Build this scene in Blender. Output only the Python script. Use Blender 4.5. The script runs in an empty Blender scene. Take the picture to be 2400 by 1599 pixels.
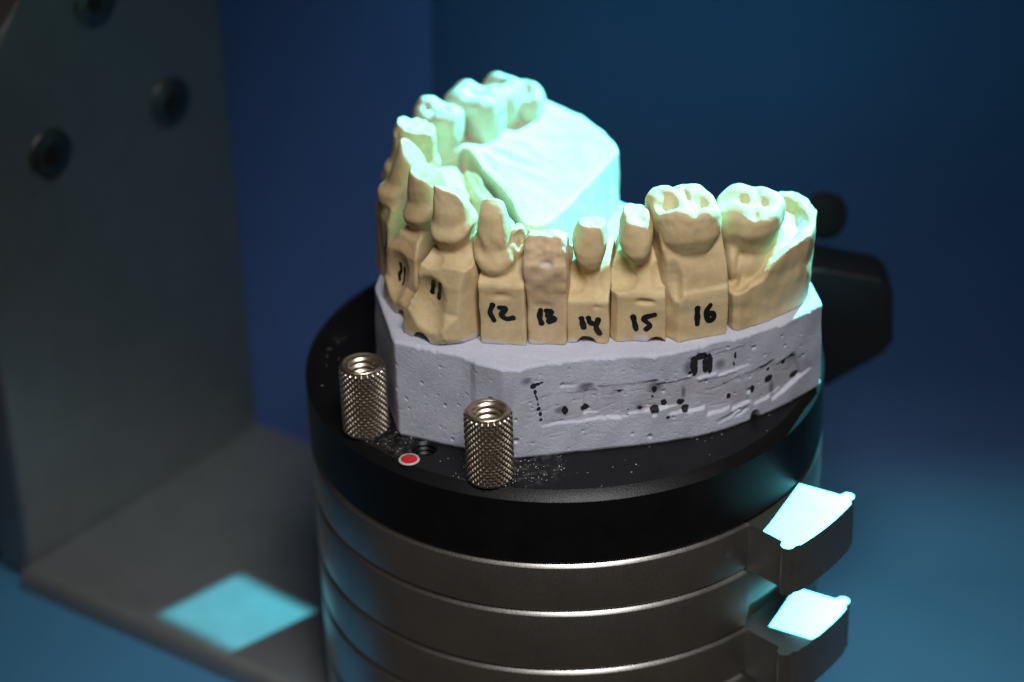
import bpy, bmesh, math, random
import numpy as np
from mathutils import Vector, Matrix
from mathutils.bvhtree import BVHTree

# 1 Blender unit = 1 cm.  Z up, turntable axis at the origin, top of the black plate at z = 0.
random.seed(7)
rng = np.random.default_rng(7)
scene = bpy.context.scene
COL = scene.collection
R = math.radians

# ------------------------------------------------------------------ helpers
def tag(o, label=None, cat=None, group=None, kind=None):
    if label: o['label'] = label
    if cat: o['category'] = cat
    if group: o['group'] = group
    if kind: o['kind'] = kind
    return o

def mesh_obj(name, verts, faces, mat, parent=None, smooth=True, loc=(0, 0, 0), rotz=0.0):
    me = bpy.data.meshes.new(name)
    verts = np.asarray(verts, dtype=np.float32)
    if isinstance(faces, np.ndarray):
        n, k = faces.shape
        me.vertices.add(len(verts)); me.vertices.foreach_set('co', verts.ravel())
        me.loops.add(n * k); me.loops.foreach_set('vertex_index', faces.astype(np.int32).ravel())
        me.polygons.add(n)
        me.polygons.foreach_set('loop_start', np.arange(0, n * k, k, dtype=np.int32))
        me.update(calc_edges=True)
    else:
        me.from_pydata([tuple(map(float, v)) for v in verts], [], faces)
        me.update()
    me.validate()
    if smooth:
        me.polygons.foreach_set('use_smooth', np.ones(len(me.polygons), dtype=bool))
    me.materials.append(mat)
    o = bpy.data.objects.new(name, me); COL.objects.link(o)
    o.location = loc; o.rotation_euler = (0, 0, rotz)
    if parent: o.parent = parent
    return o

def attr(o, name, vals):
    a = o.data.attributes.new(name, 'FLOAT', 'POINT')
    a.data.foreach_set('value', np.asarray(vals, dtype=np.float32))

def empty(name, loc=(0, 0, 0), rotz=0.0):
    o = bpy.data.objects.new(name, None); COL.objects.link(o)
    o.location = loc; o.rotation_euler = (0, 0, rotz); o.empty_display_size = .2
    return o

def lathe(profile, n=256, a0=0.0, a1=2 * math.pi):
    """profile: list of (r, z) from the axis outwards; closed sweep when full turn."""
    full = abs(a1 - a0 - 2 * math.pi) < 1e-6
    m = n if full else n + 1
    ang = a0 + (a1 - a0) * np.arange(m) / n
    V = np.array([[(r * math.cos(a), r * math.sin(a), z) for (r, z) in profile] for a in ang]).reshape(-1, 3)
    k = len(profile); F = []
    for i in range(n):
        j = (i + 1) % m
        for q in range(k - 1):
            F.append((i * k + q, j * k + q, j * k + q + 1, i * k + q + 1))
    return V, np.array(F)

def bm_obj(name, bm, mat, parent=None, smooth=False, loc=(0, 0, 0), rotz=0.0):
    me = bpy.data.meshes.new(name); bmesh.ops.recalc_face_normals(bm, faces=bm.faces)
    bm.to_mesh(me); bm.free()
    if smooth: me.polygons.foreach_set('use_smooth', np.ones(len(me.polygons), dtype=bool))
    me.materials.append(mat)
    o = bpy.data.objects.new(name, me); COL.objects.link(o); o.location = loc; o.rotation_euler = (0, 0, rotz)
    if parent: o.parent = parent
    return o

def prism_bm(poly, z0, z1, bevel=0.0, seg=3, axis='z'):
    bm = bmesh.new()
    lo = [bm.verts.new((p[0], p[1], z0)) for p in poly]; hi = [bm.verts.new((p[0], p[1], z1)) for p in poly]
    bm.faces.new(lo[::-1]); bm.faces.new(hi)
    n = len(poly)
    for i in range(n): bm.faces.new((lo[i], lo[(i + 1) % n], hi[(i + 1) % n], hi[i]))
    if bevel: bmesh.ops.bevel(bm, geom=bm.edges[:], offset=bevel, segments=seg, affect='EDGES', profile=.5, clamp_overlap=True)
    return bm

# ------------------------------------------------------------------ materials
def new_mat(name):
    m = bpy.data.materials.new(name); m.use_nodes = True
    nt = m.node_tree; b = nt.nodes['Principled BSDF']
    return m, nt, b
def N(nt, t, **kw):
    n = nt.nodes.new(t)
    for k, v in kw.items(): setattr(n, k, v)
    return n
def noise(nt, scale, detail=4, rough=.55, coord='Object'):
    tc = N(nt, 'ShaderNodeTexCoord'); n = N(nt, 'ShaderNodeTexNoise')
    n.inputs['Scale'].default_value = scale; n.inputs['Detail'].default_value = detail; n.inputs['Roughness'].default_value = rough
    nt.links.new(tc.outputs[coord], n.inputs['Vector']); return n
def ramp(nt, src, stops):
    r = N(nt, 'ShaderNodeValToRGB'); e = r.color_ramp.elements
    while len(e) < len(stops): e.new(.5)
    for el, (p, c) in zip(e, stops):
        el.position = p; el.color = (*c, 1) if len(c) == 3 else c
    nt.links.new(src, r.inputs['Fac']); return r
def mix(nt, fac, a, b, mode='MIX'):
    m = N(nt, 'ShaderNodeMix', data_type='RGBA', blend_type=mode)
    for sock, v in (('Factor', fac), ('A', a), ('B', b)):
        i = {'Factor': 0, 'A': 6, 'B': 7}[sock]
        if isinstance(v, (int, float)): m.inputs[i].default_value = v
        elif isinstance(v, tuple): m.inputs[i].default_value = (*v, 1)
        else: nt.links.new(v, m.inputs[i])
    return m.outputs[2]
def bump(nt, b, h, strength, dist):
    bp = N(nt, 'ShaderNodeBump'); bp.inputs['Strength'].default_value = strength; bp.inputs['Distance'].default_value = dist
    nt.links.new(h, bp.inputs['Height']); nt.links.new(bp.outputs[0], b.inputs['Normal']); return bp
def addh(nt, pairs):
    out = None
    for s, w in pairs:
        m = N(nt, 'ShaderNodeMath', operation='MULTIPLY'); nt.links.new(s, m.inputs[0]); m.inputs[1].default_value = w
        if out is None: out = m.outputs[0]
        else:
            a = N(nt, 'ShaderNodeMath', operation='ADD'); nt.links.new(out, a.inputs[0]); nt.links.new(m.outputs[0], a.inputs[1]); out = a.outputs[0]
    return out

def plaster_cream(name='cream_die_stone', base=(.625, .49, .275), dark=(.55, .405, .21), pale=(.685, .56, .345)):
    m, nt, b = new_mat(name)
    n1 = noise(nt, 1.7, 5, .6); n2 = noise(nt, 9, 4, .6); n3 = noise(nt, 60, 3, .6)
    c = ramp(nt, n1.outputs[0], [(.3, dark), (.5, base), (.72, pale)]).outputs[0]
    spk = ramp(nt, n2.outputs[0], [(.35, (.9, .9, .9)), (.7, (1.06, 1.04, 1.02))]).outputs[0]
    c = mix(nt, .8, c, spk, 'MULTIPLY')
    at = N(nt, 'ShaderNodeAttribute', attribute_name='grey')
    c = mix(nt, at.outputs['Fac'], c, (.56, .52, .52))
    at2 = N(nt, 'ShaderNodeAttribute', attribute_name='stain')
    c = mix(nt, at2.outputs['Fac'], c, (.10, .075, .05))
    nt.links.new(c, b.inputs['Base Color'])
    b.inputs['Roughness'].default_value = .62; b.inputs['Specular IOR Level'].default_value = .35
    b.inputs['Subsurface Weight'].default_value = .22; b.inputs['Subsurface Radius'].default_value = (.16, .08, .035)
    b.inputs['Subsurface Scale'].default_value = .8
    bump(nt, b, addh(nt, [(n2.outputs[0], .4), (n3.outputs[0], .3)]), .22, .03)
    return m
M_CREAM = plaster_cream()
M_WAX = plaster_cream('waxed_die_stone', (.60, .44, .24), (.46, .33, .17), (.66, .50, .31))
M_WAX.node_tree.nodes['Principled BSDF'].inputs['Roughness'].default_value = .3
M_PALE = plaster_cream('pale_worn_stone', (.63, .47, .285), (.56, .40, .235), (.69, .54, .36))
M_PAL = plaster_cream('palate_stone', (.64, .52, .38), (.58, .45, .31), (.70, .58, .44))

def plaster_grey():
    m, nt, b = new_mat('lavender_grey_plaster')
    n1 = noise(nt, .9, 5, .6); n2 = noise(nt, 14, 5, .65); n3 = noise(nt, 90, 2, .5)
    c = ramp(nt, n1.outputs[0], [(.3, (.465, .485, .585)), (.7, (.53, .548, .65))]).outputs[0]
    c = mix(nt, .8, c, ramp(nt, n2.outputs[0], [(.3, (.9, .88, .86)), (.7, (1.07, 1.06, 1.05))]).outputs[0], 'MULTIPLY')
    # bubbles: tiny pits
    tc = N(nt, 'ShaderNodeTexCoord'); v = N(nt, 'ShaderNodeTexVoronoi'); v.inputs['Scale'].default_value = 7.5
    nt.links.new(tc.outputs['Object'], v.inputs['Vector'])
    pit = ramp(nt, v.outputs['Distance'], [(.05, (0, 0, 0)), (.11, (1, 1, 1))])
    pit.color_ramp.interpolation = 'EASE'
    as_ = N(nt, 'ShaderNodeAttribute', attribute_name='scraped'); sm = N(nt, 'ShaderNodeMath', operation='MULTIPLY'); nt.links.new(as_.outputs['Fac'], sm.inputs[0]); sm.inputs[1].default_value = .6
    c = mix(nt, sm.outputs[0], c, (.50, .475, .51))
    ai = N(nt, 'ShaderNodeAttribute', attribute_name='faint'); c = mix(nt, ai.outputs['Fac'], c, (.13, .12, .17))
    a2 = N(nt, 'ShaderNodeAttribute', attribute_name='ink')
    # break the ink edge up with noise
    e = N(nt, 'ShaderNodeMath', operation='ADD'); nt.links.new(a2.outputs['Fac'], e.inputs[0])
    q = N(nt, 'ShaderNodeMath', operation='MULTIPLY'); nn = noise(nt, 26, 4, .7); nt.links.new(nn.outputs[0], q.inputs[0]); q.inputs[1].default_value = .9
    nt.links.new(q.outputs[0], e.inputs[1])
    er = ramp(nt, e.outputs[0], [(.80, (0, 0, 0)), (.9, (1, 1, 1))])
    c = mix(nt, er.outputs[0], c, (.018, .016, .022))
    nt.links.new(c, b.inputs['Base Color'])
    b.inputs['Roughness'].default_value = .75; b.inputs['Specular IOR Level'].default_value = .3
    bump(nt, b, addh(nt, [(n2.outputs[0], .35), (n3.outputs[0], .55), (pit.outputs[0], .5)]), .6, .03)
    return m
M_GREY = plaster_grey()

def metal(name, col, rough, bumpy=.0, var=.08):
    m, nt, b = new_mat(name)
    n1 = noise(nt, 1.3, 5, .6); n2 = noise(nt, 45, 3, .6)
    c = ramp(nt, n1.outputs[0], [(.3, tuple(x * (1 - var) for x in col)), (.7, tuple(min(1, x * (1 + var)) for x in col))]).outputs[0]
    nt.links.new(c, b.inputs['Base Color']); b.inputs['Metallic'].default_value = 1
    rr = ramp(nt, n2.outputs[0], [(.3, (rough * .85,) * 3), (.7, (rough * 1.2,) * 3)])
    nt.links.new(rr.outputs[0], b.inputs['Roughness'])
    if bumpy: bump(nt, b, n2.outputs[0], bumpy, .01)
    return m
M_STEEL = metal('satin_steel', (.50, .485, .46), .33, .015)
M_LEVER = metal('lever_steel', (.36, .355, .345), .44, .06)
M_KNURL = metal('nickel', (.60, .52, .42), .34, .02)
M_BRKT = metal('brushed_aluminium', (.275, .285, .29), .5, .05)

M_BRKT.node_tree.nodes['Principled BSDF'].inputs['Metallic'].default_value = .72
def black_plate():
    m, nt, b = new_mat('black_anodised')
    n1 = noise(nt, 2, 4, .6); n3 = noise(nt, 55, 2, .5)
    c = ramp(nt, n1.outputs[0], [(.3, (.004, .004, .005)), (.7, (.007, .0065, .0065))]).outputs[0]
    # plaster dust speckle, denser around the posts
    geo = N(nt, 'ShaderNodeNewGeometry')
    tot = None
    for (px, py, rad) in ((-2.99, -2.02, .75), (-1.18, -3.45, .62), (-2.45, -2.35, .6), (-.55, -3.2, .55)):
        d = N(nt, 'ShaderNodeVectorMath', operation='DISTANCE'); nt.links.new(geo.outputs['Position'], d.inputs[0]); d.inputs[1].default_value = (px, py, 0)
        mr = N(nt, 'ShaderNodeMapRange'); mr.inputs['From Min'].default_value = .3; mr.inputs['From Max'].default_value = rad
        mr.inputs['To Min'].default_value = 1; mr.inputs['To Max'].default_value = 0; nt.links.new(d.outputs['Value'], mr.inputs['Value'])
        if tot is None: tot = mr.outputs[0]
        else:
            a = N(nt, 'ShaderNodeMath', operation='MAXIMUM'); nt.links.new(tot, a.inputs[0]); nt.links.new(mr.outputs[0], a.inputs[1]); tot = a.outputs[0]
    v = N(nt, 'ShaderNodeTexVoronoi'); v.inputs['Scale'].default_value = 27; nt.links.new(geo.outputs['Position'], v.inputs['Vector'])
    # speck where voronoi distance small, and cell colour above threshold that depends on tot
    sep = N(nt, 'ShaderNodeSeparateColor'); nt.links.new(v.outputs['Color'], sep.inputs[0])
    th = N(nt, 'ShaderNodeMath', operation='MULTIPLY_ADD'); nt.links.new(tot, th.inputs[0]); th.inputs[1].default_value = .42; th.inputs[2].default_value = .035
    lt = N(nt, 'ShaderNodeMath', operation='LESS_THAN'); nt.links.new(sep.outputs[0], lt.inputs[0]); nt.links.new(th.outputs[0], lt.inputs[1])
    ds = N(nt, 'ShaderNodeMath', operation='MULTIPLY_ADD'); nt.links.new(sep.outputs[1], ds.inputs[0]); ds.inputs[1].default_value = .26; ds.inputs[2].default_value = .08
    l2 = N(nt, 'ShaderNodeMath', operation='LESS_THAN'); nt.links.new(v.outputs['Distance'], l2.inputs[0]); nt.links.new(ds.outputs[0], l2.inputs[1])
    sp = N(nt, 'ShaderNodeMath', operation='MULTIPLY'); nt.links.new(lt.outputs[0], sp.inputs[0]); nt.links.new(l2.outputs[0], sp.inputs[1])
    # only on the upward top
    sx = N(nt, 'ShaderNodeSeparateXYZ'); nt.links.new(geo.outputs['Normal'], sx.inputs[0])
    up = N(nt, 'ShaderNodeMath', operation='GREATER_THAN'); nt.links.new(sx.outputs[2], up.inputs[0]); up.inputs[1].default_value = .9
    sp2 = N(nt, 'ShaderNodeMath', operation='MULTIPLY'); nt.links.new(sp.outputs[0], sp2.inputs[0]); nt.links.new(up.outputs[0], sp2.inputs[1])
    # soft powder film
    pf = N(nt, 'ShaderNodeMath', operation='MULTIPLY'); nz = noise(nt, 7, 6, .7); r2 = ramp(nt, nz.outputs[0], [(.5, (0, 0, 0)), (.75, (1, 1, 1))])
    nt.links.new(tot, pf.inputs[0]); nt.links.new(r2.outputs[0], pf.inputs[1])
    pf2 = N(nt, 'ShaderNodeMath', operation='MULTIPLY'); nt.links.new(pf.outputs[0], pf2.inputs[0]); nt.links.new(up.outputs[0], pf2.inputs[1])
    c = mix(nt, pf2.outputs[0], c, (.10, .095, .09))
    c = mix(nt, sp2.outputs[0], c, (.42, .40, .37))
    nt.links.new(c, b.inputs['Base Color'])
    b.inputs['Roughness'].default_value = .36; b.inputs['Specular IOR Level'].default_value = .21
    bump(nt, b, n3.outputs[0], .3, .012)
    return m
M_BLACK = black_plate()

def simple(name, col, rough=.5, spec=.5, var=.15, sc=3.0, bmp=.1):
    m, nt, b = new_mat(name)
    n = noise(nt, sc, 5, .6)
    c = ramp(nt, n.outputs[0], [(.3, tuple(x * (1 - var) for x in col)), (.7, tuple(x * (1 + var) for x in col))]).outputs[0]
    nt.links.new(c, b.inputs['Base Color']); b.inputs['Roughness'].default_value = rough; b.inputs['Specular IOR Level'].default_value = spec
    n2 = noise(nt, sc * 18, 3, .6); bump(nt, b, n2.outputs[0], bmp, .02)
    return m
M_INK = simple('marker_ink', (.007, .006, .007), .45, .4)
M_RED = simple('red_enamel', (.52, .012, .02), .4, .4, .1, 20)
M_RIM = simple('bare_rim', (.42, .40, .38), .45, .5, .2, 20)
M_DARK = simple('black_steel', (.008, .008, .009), .5, .4)
M_KNOB = simple('dark_bronze_knob', (.014, .013, .013), .9, .1)
M_SCREW = metal('burnished_screw', (.17, .16, .15), .4)
M_SOCK = simple('screw_socket', (.022, .013, .008), .5, .4)
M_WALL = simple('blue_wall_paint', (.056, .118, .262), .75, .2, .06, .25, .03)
def paint_floor_glow(m):          # painted-in light falloff: the wall colour fades into the floor colour through the cove
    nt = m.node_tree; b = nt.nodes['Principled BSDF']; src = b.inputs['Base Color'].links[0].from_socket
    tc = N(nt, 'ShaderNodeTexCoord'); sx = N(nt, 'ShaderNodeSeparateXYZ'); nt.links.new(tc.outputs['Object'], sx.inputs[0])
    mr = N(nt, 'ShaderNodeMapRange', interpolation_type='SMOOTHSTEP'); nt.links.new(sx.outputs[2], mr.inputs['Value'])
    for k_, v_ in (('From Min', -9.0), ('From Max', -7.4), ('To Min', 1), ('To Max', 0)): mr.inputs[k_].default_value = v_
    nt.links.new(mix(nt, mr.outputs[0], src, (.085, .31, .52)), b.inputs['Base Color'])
paint_floor_glow(M_WALL)
M_SIDE = simple('blue_side_paint', (.080, .150, .39), .75, .2, .06, .25, .03)
M_PLAT = simple('blue_platform_paint', (.055, .195, .345), .7, .2, .06, .25, .03)
M_FLOOR = simple('blue_floor_paint', (.085, .31, .52), .7, .2, .06, .25, .03)

# ------------------------------------------------------------------ implicit sculpting
class Grid:
    def __init__(s, lo, hi, h):
        s.lo = np.array(lo, float); s.h = h
        n = [int(math.ceil((b - a) / h)) + 1 for a, b in zip(lo, hi)]
        s.x = (lo[0] + h * np.arange(n[0])).reshape(-1, 1, 1)
        s.y = (lo[1] + h * np.arange(n[1])).reshape(1, -1, 1)
        s.z = (lo[2] + h * np.arange(n[2])).reshape(1, 1, -1)
        s.shape = tuple(n)

def smin(a, b, k):
    if k <= 0: return np.minimum(a, b)
    h = np.clip(.5 + .5 * (b - a) / k, 0, 1)
    return b + (a - b) * h - k * h * (1 - h)
def smax(a, b, k): return -smin(-a, -b, k)

def poly(pts, A, B):
    """signed distance to a 2-D polygon evaluated on broadcastable A, B."""
    A, B = np.broadcast_arrays(A, B)
    n = len(pts); d = np.full(A.shape, 1e9); s = np.ones(A.shape)
    for i in range(n):
        ax, ay = pts[i]; bx, by = pts[(i - 1) % n]
        ex, ey = bx - ax, by - ay; wx, wy = A - ax, B - ay
        t = np.clip((wx * ex + wy * ey) / (ex * ex + ey * ey), 0, 1)
        d = np.minimum(d, (wx - ex * t) ** 2 + (wy - ey * t) ** 2)
        c1 = B >= ay; c2 = B < by; c3 = ex * wy > ey * wx
        flip = (c1 & c2 & c3) | (~c1 & ~c2 & ~c3)
        s = np.where(flip, -s, s)
    return s * np.sqrt(d)

def ell(g, c, r, rot=0.0):
    x, y, z = g.x - c[0], g.y - c[1], g.z - c[2]
    if rot: x, y = x * math.cos(rot) + y * math.sin(rot), -x * math.sin(rot) + y * math.cos(rot)
    k0 = np.sqrt((x / r[0]) ** 2 + (y / r[1]) ** 2 + (z / r[2]) ** 2)
    k1 = np.sqrt((x / r[0] ** 2) ** 2 + (y / r[1] ** 2) ** 2 + (z / r[2] ** 2) ** 2) + 1e-9
    return k0 * (k0 - 1) / k1

def plane(g, p, n):
    n = np.array(n, float); n /= np.linalg.norm(n)
    return (g.x - p[0]) * n[0] + (g.y - p[1]) * n[1] + (g.z - p[2]) * n[2]

def loft(g, rows, tilt=None, n=2.0, rot=0.0, k=.05):
    """rows: (w, cu, cv, a, b); tilt: function(u, v) added to w."""
    rows = np.array(rows, float)
    W = g.z + (tilt(g.x, g.y) if tilt else 0.0)
    # smooth the table
    ws = np.linspace(rows[0, 0], rows[-1, 0], 120)
    ker = np.hanning(13); ker /= ker.sum()
    cols = []
    for q in range(1, 5):
        c = np.interp(ws, rows[:, 0], rows[:, q]); cp = np.pad(c, 6, mode='edge')
        cols.append(np.convolve(cp, ker, 'valid'))
    I = lambda q: np.interp(W, ws, cols[q])
    du, dv = g.x - I(0), g.y - I(1)
    if rot: du, dv = du * math.cos(rot) + dv * math.sin(rot), -du * math.sin(rot) + dv * math.cos(rot)
    a, b = I(2), I(3)
    f = ((np.abs(du / a) ** n + np.abs(dv / b) ** n) ** (1 / n) - 1) * np.minimum(a, b)
    f = smax(f, W - rows[-1, 0], k)
    return smax(f, rows[0, 0] - W, .01)

class Waves:
    def __init__(s, seed, scale, n=14):
        r = np.random.default_rng(seed)
        d = r.normal(size=(n, 3)); d /= np.linalg.norm(d, axis=1)[:, None]
        s.k = d * (2 * np.pi / scale) * r.uniform(.6, 1.5, (n, 1)); s.p = r.uniform(0, 6.28, n)
    def __call__(s, g):
        o = 0
        for k, p in zip(s.k, s.p): o = o + np.sin(k[0] * g.x + k[1] * g.y + k[2] * g.z + p)
        return o / math.sqrt(len(s.p))

def nets(F, g):
    F = np.broadcast_to(F, g.shape).astype(np.float32)
    F = F.copy()
    for ax in range(3):                      # close the volume at the grid border
        sl = [slice(None)] * 3
        for e in (0, -1):
            sl[ax] = e; F[tuple(sl)] = np.maximum(F[tuple(sl)], 1e-3)
    S = F < 0
    c = [S[i:F.shape[0] - 1 + i, j:F.shape[1] - 1 + j, k:F.shape[2] - 1 + k] for i in (0, 1) for j in (0, 1) for k in (0, 1)]
    tot = sum(q.astype(np.int8) for q in c)
    act = (tot > 0) & (tot < 8)
    I, J, K = np.nonzero(act)
    idx = -np.ones(act.shape, np.int64); idx[I, J, K] = np.arange(len(I))
    P = np.zeros((len(I), 3)); C = np.zeros(len(I))
    for (a, b) in [((i, j, 0), (i, j, 1)) for i in (0, 1) for j in (0, 1)] + [((i, 0, k), (i, 1, k)) for i in (0, 1) for k in (0, 1)] + [((0, j, k), (1, j, k)) for j in (0, 1) for k in (0, 1)]:
        f0 = F[I + a[0], J + a[1], K + a[2]]; f1 = F[I + b[0], J + b[1], K + b[2]]
        m = (f0 < 0) != (f1 < 0)
        t = np.where(m, f0 / np.where(m, f0 - f1, 1), 0)
        p = np.array(a) + t[:, None] * (np.array(b) - np.array(a))
        P[m] += p[m]; C[m] += 1
    P = (P / C[:, None] + np.stack([I, J, K], 1)) * g.h + g.lo
    Q = []
    nx, ny, nz = F.shape
    def emit(m, o, cells, sgn):
        i, j, k = np.nonzero(m); i = i + o[0]; j = j + o[1]; k = k + o[2]
        v = np.stack([idx[i + d[0], j + d[1], k + d[2]] for d in cells], 1)
        s = sgn[i, j, k]; v[s] = v[s][:, ::-1]
        Q.append(v)
    emit((S[:-1, 1:-1, 1:-1] != S[1:, 1:-1, 1:-1]), (0, 1, 1), [(0, -1, -1), (0, -1, 0), (0, 0, 0), (0, 0, -1)], S)
    emit((S[1:-1, :-1, 1:-1] != S[1:-1, 1:, 1:-1]), (1, 0, 1), [(-1, 0, -1), (0, 0, -1), (0, 0, 0), (-1, 0, 0)], S)
    emit((S[1:-1, 1:-1, :-1] != S[1:-1, 1:-1, 1:]), (1, 1, 0), [(-1, -1, 0), (-1, 0, 0), (0, 0, 0), (0, -1, 0)], S)
    Q = np.concatenate(Q)
    return P, Q[:, ::-1]

def sculpt(name, F, g, mat, loc, rotz, parent=None, grey=None, stain=None):
    P, Q = nets(F, g)
    # drop loose crumbs is unnecessary; light Laplacian smooth for a cast look
    for _ in range(1):
        acc = np.zeros_like(P); cnt = np.zeros(len(P))
        for a, b in ((0, 1), (1, 2), (2, 3), (3, 0)):
            np.add.at(acc, Q[:, a], P[Q[:, b]]); np.add.at(acc, Q[:, b], P[Q[:, a]])
            np.add.at(cnt, Q[:, a], 1); np.add.at(cnt, Q[:, b], 1)
        P = P * .5 + .5 * acc / np.maximum(cnt, 1)[:, None]
    o = mesh_obj(name, P, Q, mat, parent, True, loc, rotz)
    if grey is not None: attr(o, 'grey', grey(P[:, 0], P[:, 1], P[:, 2]))
    if stain is not None: attr(o, 'stain', stain(P[:, 0], P[:, 1], P[:, 2]))
    return o, BVHTree.FromPolygons([tuple(p) for p in P], [tuple(q) for q in Q.tolist()])

def catmull(pts, n=10):
    p = np.array(pts, float)
    if len(p) == 2: return p[0] + (p[1] - p[0]) * np.linspace(0, 1, n)[:, None]
    q = np.vstack([2 * p[0] - p[1], p, 2 * p[-1] - p[-2]]); out = []
    for i in range(1, len(q) - 2):
        for t in np.linspace(0, 1, n, endpoint=(i == len(q) - 3)):
            a, b, c, d = q[i - 1:i + 3]
            out.append(.5 * ((2 * b) + (c - a) * t + (2 * a - 5 * b + 4 * c - d) * t * t + (3 * b - a - 3 * c + d) * t ** 3))
    return np.array(out)

def numeral(strokes, bvh, parent, half=.040, lift=.004, seed=0):
    """handwritten marker strokes laid on the outer face of a die."""
    V, F = [], []
    r = np.random.default_rng(seed + 50)
    for si, st in enumerate(strokes):
        c = catmull(st, 12)
        # resample evenly
        L = np.r_[0, np.cumsum(np.linalg.norm(np.diff(c, axis=0), axis=1))]
        n = 30; s = np.linspace(0, L[-1], n)
        c = np.stack([np.interp(s, L, c[:, q]) for q in (0, 1)], 1)
        t = np.gradient(c, axis=0); t /= np.linalg.norm(t, axis=1)[:, None] + 1e-9
        # extend by the round caps
        c = np.vstack([c[0] - t[0] * half * np.linspace(1, .08, 6)[:, None], c, c[-1] + t[-1] * half * np.linspace(.08, 1, 6)[:, None]])
        t = np.vstack([np.repeat(t[:1], 6, 0), t, np.repeat(t[-1:], 6, 0)])
        cap = np.sqrt(np.clip(1 - np.linspace(1, .08, 6) ** 2, .0, 1))
        wv = half * (1 + .10 * np.sin(np.linspace(0, 9, n) + r.uniform(0, 6)) + .06 * r.normal(size=n).cumsum() / 4)
        wd = np.r_[cap * wv[0], wv, cap[::-1] * wv[-1]]
        nrm = np.stack([-t[:, 1], t[:, 0]], 1)
        m = 7; b0 = len(V)
        for i in range(len(c)):
            for j in range(m):
                q = c[i] + nrm[i] * wd[i] * (2 * j / (m - 1) - 1)
                hit = bvh.ray_cast(Vector((q[0], -2, q[1])), Vector((0, 1, 0)))
                y = hit[0].y if hit[0] is not None else .02
                V.append((q[0], y - lift - .0015 * si, q[1]))
        for i in range(len(c) - 1):
            for j in range(m - 1):
                a = b0 + i * m + j
                F.append((a, a + 1, a + m + 1, a + m))
    o = mesh_obj('number_mark', V, F, M_INK, parent)
    return o

Z0 = 1.5      # top of the grey base
H = .018

# ------------------------------------------------------------------ the camera (solved from the turntable circles)
cam = bpy.data.cameras.new('camera'); cam_o = bpy.data.objects.new('camera', cam); COL.objects.link(cam_o)
fw = Vector((0, .86429088, -.50299231)); rt = Vector((.99951312, -.01569403, -.02696703)); up = Vector((.03120134, .50274742, .86387008))
cam_o.matrix_world = Matrix(((rt.x, up.x, -fw.x, -.79854248), (rt.y, up.y, -fw.y, -34.18091625), (rt.z, up.z, -fw.z, 20.13194613), (0, 0, 0, 1)))
cam.sensor_width = 36; cam.lens = 6017.82 / 2400 * 36
cam.clip_start = .5; cam.clip_end = 400
cam.dof.use_dof = True; cam.dof.focus_distance = 36.6; cam.dof.aperture_fstop = .115; cam.dof.aperture_blades = 0
scene.camera = cam_o

# ------------------------------------------------------------------ mounting plate
def make_plate():
    root = empty('mounting_plate')
    tag(root, 'black round plate with a red dot, under the grey plaster base', 'plate')
    RI, RO = 3.82, 4.0
    bm = bmesh.new()
    n = 360
    ang = [2 * math.pi * i / n for i in range(n)]
    hx, hy, hr = -2.12, -2.62, .20
    o_ = [bm.verts.new((RI * math.cos(a), RI * math.sin(a), 0)) for a in ang]
    h_ = [bm.verts.new((hx + hr * math.cos(2 * math.pi * i / 48), hy + hr * math.sin(2 * math.pi * i / 48), 0)) for i in range(48)]
    eo = [bm.edges.new((o_[i], o_[(i + 1) % n])) for i in range(n)]
    eh = [bm.edges.new((h_[i], h_[(i + 1) % 48])) for i in range(48)]
    bmesh.ops.triangle_fill(bm, use_beauty=True, use_dissolve=True, edges=eo + eh, normal=(0, 0, 1))
    rings = [o_]
    prof = [(RI + .006, -.004), (RO - .006, -.096), (RO, -.104), (RO, -1.12), (RO - .045, None)]
    A0, A1 = R(-50.0), R(-26.5)            # the skirt is cut away above the lever
    for (r, z) in prof:
        row = []
        for a in ang:
            aa = (a + math.pi) % (2 * math.pi) - math.pi
            zz = z if z is not None else (-.86 if A0 < aa < A1 else -1.19)
            row.append(bm.verts.new((r * math.cos(a), r * math.sin(a), zz)))
        rings.append(row)
    # inner return of the skirt
    row = []
    for a in ang:
        aa = (a + math.pi) % (2 * math.pi) - math.pi
        row.append(bm.verts.new((3.6 * math.cos(a), 3.6 * math.sin(a), -.86 if A0 < aa < A1 else -1.19)))
    rings.append(row)
    for q in range(len(rings) - 1):
        for i in range(n):
            bm.faces.new((rings[q][i], rings[q + 1][i], rings[q + 1][(i + 1) % n], rings[q][(i + 1) % n]))
    # threaded hole wall with ridges
    prev = h_
    for k in range(1, 25):
        z = -.02 * k; rr = hr - .02 + .02 * math.cos(k * 2 * math.pi / 4)
        cur = [bm.verts.new((hx + rr * math.cos(2 * math.pi * i / 48), hy + rr * math.sin(2 * math.pi * i / 48), z)) for i in range(48)]
        for i in range(48): bm.faces.new((prev[i], cur[i], cur[(i + 1) % 48], prev[(i + 1) % 48]))
        prev = cur
    bm.faces.new(prev)
    me_o = bm_obj('plate_body', bm, M_BLACK, root, smooth=True)
    me_o.data.set_sharp_from_angle(angle=R(25))
    V, F = lathe([(0, .012), (.118, .012), (.124, .010)], 48)
    d = mesh_obj('red_dot', V, F, M_RED, root, True, (-2.34, -2.91, 0))
    V, F = lathe([(.120, .0145), (.150, .0145), (.156, .002)], 48)
    mesh_obj('dot_rim', V, F, M_RIM, d, True)
    return root
make_plate()

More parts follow.
